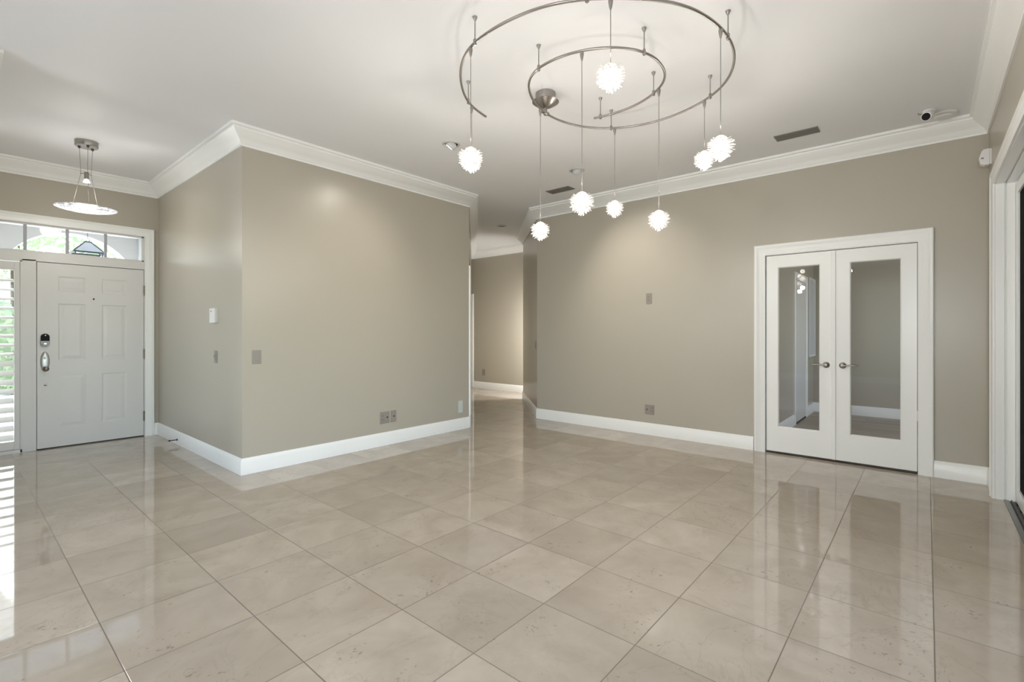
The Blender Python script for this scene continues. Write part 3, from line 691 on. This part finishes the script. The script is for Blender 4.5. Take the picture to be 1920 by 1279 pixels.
MB().lathe([(.001, -.020), (.09, -.015), (.165, -.006), (.222, .008), (.228, .012), (.222, .014), (.165, .002), (.09, -.007), (.001, -.010)], (*FP, Zd), n=64).build('glass_dish', M['dish'], t, smooth=True, at=(*FP, Zd))
d = bpy.data.lights.new('dish_glow', 'POINT'); d.energy = 7; d.color = (1.0, .94, .87); d.shadow_soft_size = .12
o = bpy.data.objects.new('dish_glow', d); COL.objects.link(o); o.location = (*FP, Zd - .17)
d = bpy.data.lights.new('dish_upglow', 'POINT'); d.energy = 3; d.color = (1.0, .95, .88); d.shadow_soft_size = .10
o = bpy.data.objects.new('dish_upglow', d); COL.objects.link(o); o.location = (FP[0], FP[1], Zd + .14)
spot('foyer_beam', (*FP, Zr - .09), (*FP, 0), 26, 60, .6, r=.02)
for dx, dy, w in ((-.9, .1, 2.0), (.55, -.35, 2.0), (.2, .5, 1.5), (-.25, -1.0, 1.2)):
    spot('dish_glint', (FP[0] + dx * .3, FP[1] + dy * .3, Zd + .03), (FP[0] + dx * .8, FP[1] + dy * .8, H), w, 38, .9, r=.01)

# ------------------------------------------------------------------ spiral monorail
ZR = 2.90
rail = [(2.672, 2.553), (2.564, 2.538), (2.471, 2.514), (2.38, 2.473), (2.288, 2.409), (2.154, 2.299), (2.05, 2.185), (1.967, 2.057), (1.936, 1.955), (1.919, 1.823), (1.915, 1.68), (1.926, 1.55), (1.960, 1.41),
        (2.025, 1.292), (2.114, 1.180), (2.215, 1.065), (2.329, .963), (2.42, .910), (2.54, .868), (2.689, .837), (2.829, .829), (2.964, .843), (3.07, .869), (3.186, .911), (3.313, .978), (3.413, 1.062), (3.5, 1.179), (3.570, 1.340), (3.603, 1.489), (3.607, 1.624), (3.580, 1.760), (3.522, 1.893),
        (3.442, 2.005), (3.325, 2.100), (3.179, 2.164), (3.02, 2.187), (2.885, 2.178), (2.755, 2.145), (2.630, 2.096), (2.530, 2.032), (2.461, 1.970), (2.412, 1.905), (2.382, 1.825), (2.368, 1.728), (2.375, 1.635), (2.396, 1.545), (2.433, 1.455), (2.482, 1.380), (2.548, 1.317),
        (2.620, 1.270), (2.690, 1.243), (2.762, 1.231), (2.842, 1.231), (2.922, 1.245), (2.986, 1.265), (3.050, 1.300), (3.109, 1.348), (3.162, 1.415), (3.215, 1.511), (3.248, 1.605), (3.264, 1.703), (3.261, 1.800), (3.244, 1.896), (3.232, 1.940)]
def smooth_curve(P, sub=5):
    P = [Vector((x, y, ZR)) for x, y in P]
    for _ in range(2): P = [P[0]] + [(P[i - 1] + 2 * P[i] + P[i + 1]) / 4 for i in range(1, len(P) - 1)] + [P[-1]]
    Q = []
    for i in range(len(P) - 1):
        a, b, c, d = P[max(i - 1, 0)], P[i], P[i + 1], P[min(i + 2, len(P) - 1)]
        for k in range(sub):
            s = k / sub
            Q.append(.5 * ((2 * b) + (c - a) * s + (2 * a - 5 * b + 4 * c - d) * s * s + (3 * b - a - 3 * c + d) * s ** 3))
    return Q + [P[-1]]
RC = smooth_curve(rail)
def on_rail(x, y): return min(RC, key=lambda p: (p.x - x) ** 2 + (p.y - y) ** 2)
ml = thing('spiral_track_light', 'brushed nickel spiral monorail track hung from the ceiling', 'track light', (2.83, 1.70, H))
MB().tube(RC, .0078, 10).build('rail', M['nickel'], ml, smooth=True)
CP = on_rail(2.906, 2.181)
cp = MB().lathe([(.075, 0), (.075, -.052), (.073, -.056), (.001, -.056)], (CP.x, CP.y, H), n=40).build('transformer_housing', M['nickel'], ml, smooth=True)
MB().lathe([(.001, -.050), (.072, -.052), (.098, -.062), (.100, -.066), (.060, -.092), (.022, -.110), (.001, -.111)], (CP.x, CP.y, H), n=40).build('canopy', M['nickel'], ml, smooth=True)
MB().lathe([(.012, -.108), (.013, -.135), (.016, -.140), (.016, -.160), (.008, -.165)], (CP.x, CP.y, H), n=20).box((CP.x - .035, CP.y - .012, H - .156), (CP.x + .035, CP.y + .012, H - .136)).build('power_connector', M['nickel'], ml, bevel=.003)
for x, y in ((1.934, 1.960), (2.405, 2.488), (2.385, 1.832), (2.655, 1.250), (3.166, 1.426), (3.240, 1.896), (3.491, 1.935), (3.480, 1.150), (2.816, .830), (2.045, 1.270)):
    q = on_rail(x, y)
    MB().lathe([(.014, 0), (.014, -.004), (.006, -.022), (.0035, -.026), (.0035, -.120), (.006, -.124), (.010, -.130), (.010, -.158), (.006, -.162)], (q.x, q.y, H), n=14).build('standoff', M['nickel'], ml, smooth=True)

# spiky glass pendants
def petal_ball(R=.050):
    mb = MB(); rnd = random.Random(3)
    rows = 9
    for k in range(rows):
        th = math.radians(34 + 138 * k / (rows - 1))
        n = max(5, int(2 * PI * math.sin(th) * R / .0150))
        for i in range(n):
            ph = 2 * PI * (i + .5 * (k % 2)) / n + rnd.uniform(-.14, .14)
            er = Vector((math.sin(th) * math.cos(ph), math.sin(th) * math.sin(ph), math.cos(th)))
            et = Vector((math.cos(th) * math.cos(ph), math.cos(th) * math.sin(ph), -math.sin(th)))   # downwards along the ball
            ep = Vector((-math.sin(ph), math.cos(ph), 0))
            dr_ = er
            if th < math.radians(65): dr_ = (er + Vector((math.cos(ph), math.sin(ph), -.10)) * 1.1).normalized()
            w = .0040 + rnd.uniform(-.0006, .0008); ln = .036 + rnd.uniform(-.008, .008)
            out = (dr_ * .90 + et * (.34 if k < rows - 2 else .10)).normalized()
            nrm = ep.cross(out)
            b0 = er * (R - .014); secs = []
            for q_, ww, bend in ((0, 1.0, 0), (.45, 1.0, .0), (.8, .92, .002), (1.0, .62, .004)):
                c = b0 + out * ln * q_ - et * bend
                secs.append([c + ep * w * ww + nrm * .0013, c - ep * w * ww + nrm * .0013, c - ep * w * ww - nrm * .0013, c + ep * w * ww - nrm * .0013])
            mb.rings(secs)
    return mb
def pendant(loc_xy, z, label):
    q = on_rail(*loc_xy)
    t = thing('spiky_glass_pendant', label, 'pendant lamp', (q.x, q.y, z), 'spiky glass pendants on the spiral track')
    def part(name, mb, m, par=t, smooth=True):
        o = mb.build(name, m, None, smooth); o.parent = par; return o
    L_ = ZR - z
    part('connector', MB().lathe([(.010, -.0085), (.012, -.014), (.011, -.024), (.007, -.046), (.0035, -.058)], (0, 0, L_), n=16), M['nickel'])
    part('cable', MB().tube([(0, 0, L_ - .05), (0, 0, .056)], .0022, 6), M['cable'])
    sh_ = part('glass_shade', petal_ball(), M['petal'], smooth=False)
    part('cap', MB().lathe([(.001, .060), (.014, .058), (.028, .050), (.036, .040), (.032, .036), (.001, .046)], n=28), M['cap'], sh_)
    part('bulb', MB().lathe([(.001, -.030), (.020, -.026), (.034, -.008), (.036, .010), (.026, .030), (.010, .042)], n=20), M['bulb'])
    return t
first = None
PEND = [((2.114, 1.180), 2.517, 'spiky glass pendant nearest the camera, highest in the photo'),
        ((1.946, 1.990), 2.262, 'spiky glass pendant at far left, in front of a hidden one'),
        ((2.846, 2.169), 2.007, 'spiky glass pendant below the canopy, hanging before the hallway'),
        ((2.402, 1.535), 2.017, 'spiky glass pendant hanging in front of the narrow ceiling vent'),
        ((3.510, 1.915), 2.256, 'small looking spiky glass pendant before the back wall crown moulding'),
        ((3.128, 1.372), 2.018, 'lowest spiky glass pendant before the back wall, right of centre'),
        ((3.512, 1.196), 2.482, 'smaller left one of two overlapping spiky pendants at right'),
        ((2.700, .838), 2.259, 'larger right one of two overlapping spiky pendants at right'),
        ((2.462, 2.510), 2.490, 'spiky glass pendant mostly hidden behind the far left one')]
for xy, z, lb in PEND:                                   # copies share the shade mesh; only the cable length differs
    if first is None:
        first = pendant(xy, z, lb); continue
    q = on_rail(*xy)
    r_ = copy_thing(first, (q.x, q.y, z), lb)
    dl = (ZR - z) - (ZR - PEND[0][1])
    for c in r_.children:
        if c.name.startswith('connector'): c.location.z += dl
        if c.name.startswith('cable'):
            c.data = c.data.copy()
            for v in c.data.vertices:
                if v.co.z > .1: v.co.z += dl
for xy, z, lb in PEND:
    q = on_rail(*xy)
    for dz, w in ((-.125, 5.2), (.115, 0.5)):
      d = bpy.data.lights.new('pendant_glow', 'POINT'); d.energy = w; d.color = (1.0, .94, .86); d.shadow_soft_size = .03
      o = bpy.data.objects.new('pendant_glow', d); COL.objects.link(o); o.location = (q.x, q.y, z + dz)

# ------------------------------------------------------------------ porch and garden outside the front door
po = wall_cells(lambda a, b, t: (a, 9.2 - t, b), -2.0, 4.2, -.05, 2.75, [(1.15 - .735, 1.15 + .735, -.05, 2.66)], .25)
# arch spandrel filling the top of the opening
N = 20; top = 2.66; ra = .735; zc = 1.915
for k in range(N):
    a0, a1 = PI * k / N, PI * (k + 1) / N
    p0, p1 = (1.15 + ra * math.cos(a0), zc + ra * math.sin(a0)), (1.15 + ra * math.cos(a1), zc + ra * math.sin(a1))
    f = [(p0[0], p0[1]), (p0[0], top), (p1[0], top), (p1[0], p1[1])]
    po.add([(x, 9.2, z) for x, z in f] + [(x, 9.45, z) for x, z in f], [(0, 1, 2, 3), (7, 6, 5, 4), (0, 3, 7, 4), (1, 5, 6, 2)])
structure(po.build('wall_porch', M['stucco']), 'stucco porch wall with a round arch seen through the transom', 'wall')
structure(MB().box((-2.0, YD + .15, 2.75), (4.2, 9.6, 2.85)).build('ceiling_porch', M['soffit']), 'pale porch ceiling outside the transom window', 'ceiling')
structure(MB().box((-9, YD + .145, -.2), (12, 26, -.05)).build('floor_outside', M['paving']), 'pale paving outside the front door', 'ground')
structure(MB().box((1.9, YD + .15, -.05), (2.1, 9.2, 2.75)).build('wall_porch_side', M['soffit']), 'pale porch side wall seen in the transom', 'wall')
LX, LY = 1.185, 8.30
t = thing('porch_lantern', 'dark hanging lantern with sloped glass roof outside the transom window', 'lantern', (LX, LY, 1.85))
MB().tube([(LX, LY, 2.75), (LX, LY, 2.475)], .003, 6).build('chain', M['lantern'], t)
ring = [(LX + .022 * math.cos(2 * PI * k / 16), LY, 2.452 + .022 * math.sin(2 * PI * k / 16)) for k in range(17)]
MB().tube(ring, .003, 6).build('ring', M['lantern'], t)
hw, hc = .150, .032
rf = MB()
for sx, sy in ((1, 1), (1, -1), (-1, 1), (-1, -1)): rf.tube([(LX + sx * hw, LY + sy * hw, 2.285), (LX + sx * hc, LY + sy * hc, 2.420)], .007, 6)
rf.box((LX - hc - .005, LY - hc - .005, 2.415), (LX + hc + .005, LY + hc + .005, 2.428))
for s in (1, -1):
    rf.box((LX - hw - .008, LY + s * hw - .008, 2.268), (LX + hw + .008, LY + s * hw + .008, 2.288)); rf.box((LX + s * hw - .008, LY - hw, 2.268), (LX + s * hw + .008, LY + hw, 2.288))
rf.build('roof_frame', M['lantern'], t)
gl = MB()
for (ax, ay), (bx_, by) in (((1, 1), (1, -1)), ((1, -1), (-1, -1)), ((-1, -1), (-1, 1)), ((-1, 1), (1, 1))):
    gl.add([(LX + ax * hw, LY + ay * hw, 2.286), (LX + bx_ * hw, LY + by * hw, 2.286), (LX + bx_ * hc, LY + by * hc, 2.42), (LX + ax * hc, LY + ay * hc, 2.42)], [(0, 1, 2, 3)])
gl.build('roof_glass', pane_mat('lantern_glass', (.72, .78, .80)), t)
bd = MB()
for sx, sy in ((1, 1), (1, -1), (-1, 1), (-1, -1)): bd.tube([(LX + sx * .135, LY + sy * .135, 2.27), (LX + sx * .10, LY + sy * .10, 1.90)], .007, 6)
bd.box((LX - .11, LY - .11, 1.885), (LX + .11, LY + .11, 1.905)); bd.build('cage', M['lantern'], t)

def tree(name, label, cat, x, y, zc_, rx, rz, n, m, seed, trunk=True, leaf=.10):
    rnd = random.Random(seed); t = thing(name, label, cat, (x, y, -.05))
    mb = MB()
    for _ in range(n):
        while True:
            p = Vector((rnd.uniform(-1, 1), rnd.uniform(-1, 1), rnd.uniform(-1, 1)))
            if .25 < p.length < 1: break
        c = Vector((x + p.x * rx, y + p.y * rx, zc_ + p.z * rz)); a = Vector((rnd.gauss(0, 1), rnd.gauss(0, 1), rnd.gauss(0, 1))).normalized(); b = a.orthogonal().normalized()
        L_ = leaf * rnd.uniform(.7, 1.4)
        mb.add([c - a * L_, c + b * L_ * .42, c + a * L_, c - b * L_ * .42], [(0, 1, 2, 3)])
    mb.build('foliage', M[m], t)
    if trunk: MB().tube([(x, y, -.05), (x + .05, y, zc_ * .5), (x, y + .05, zc_)], [.13, .10, .05], 8).build('trunk', M['bark'], t, smooth=True)
tree('garden_tree', 'pale green leafy tree outside, left in the transom arch', 'tree', .9, 14.5, 3.9, 2.0, 1.6, 2600, 'leaf', 1)
tree('garden_tree', 'bright leafy tree outside, right of the lantern', 'tree', 6.2, 17.5, 4.4, 2.2, 1.7, 2000, 'leaf', 2)
tree('garden_bush', 'green bush outside, seen between the shutter louvers', 'bush', .2, 12.6, .95, 1.1, .95, 1600, 'leaf2', 3, trunk=False)
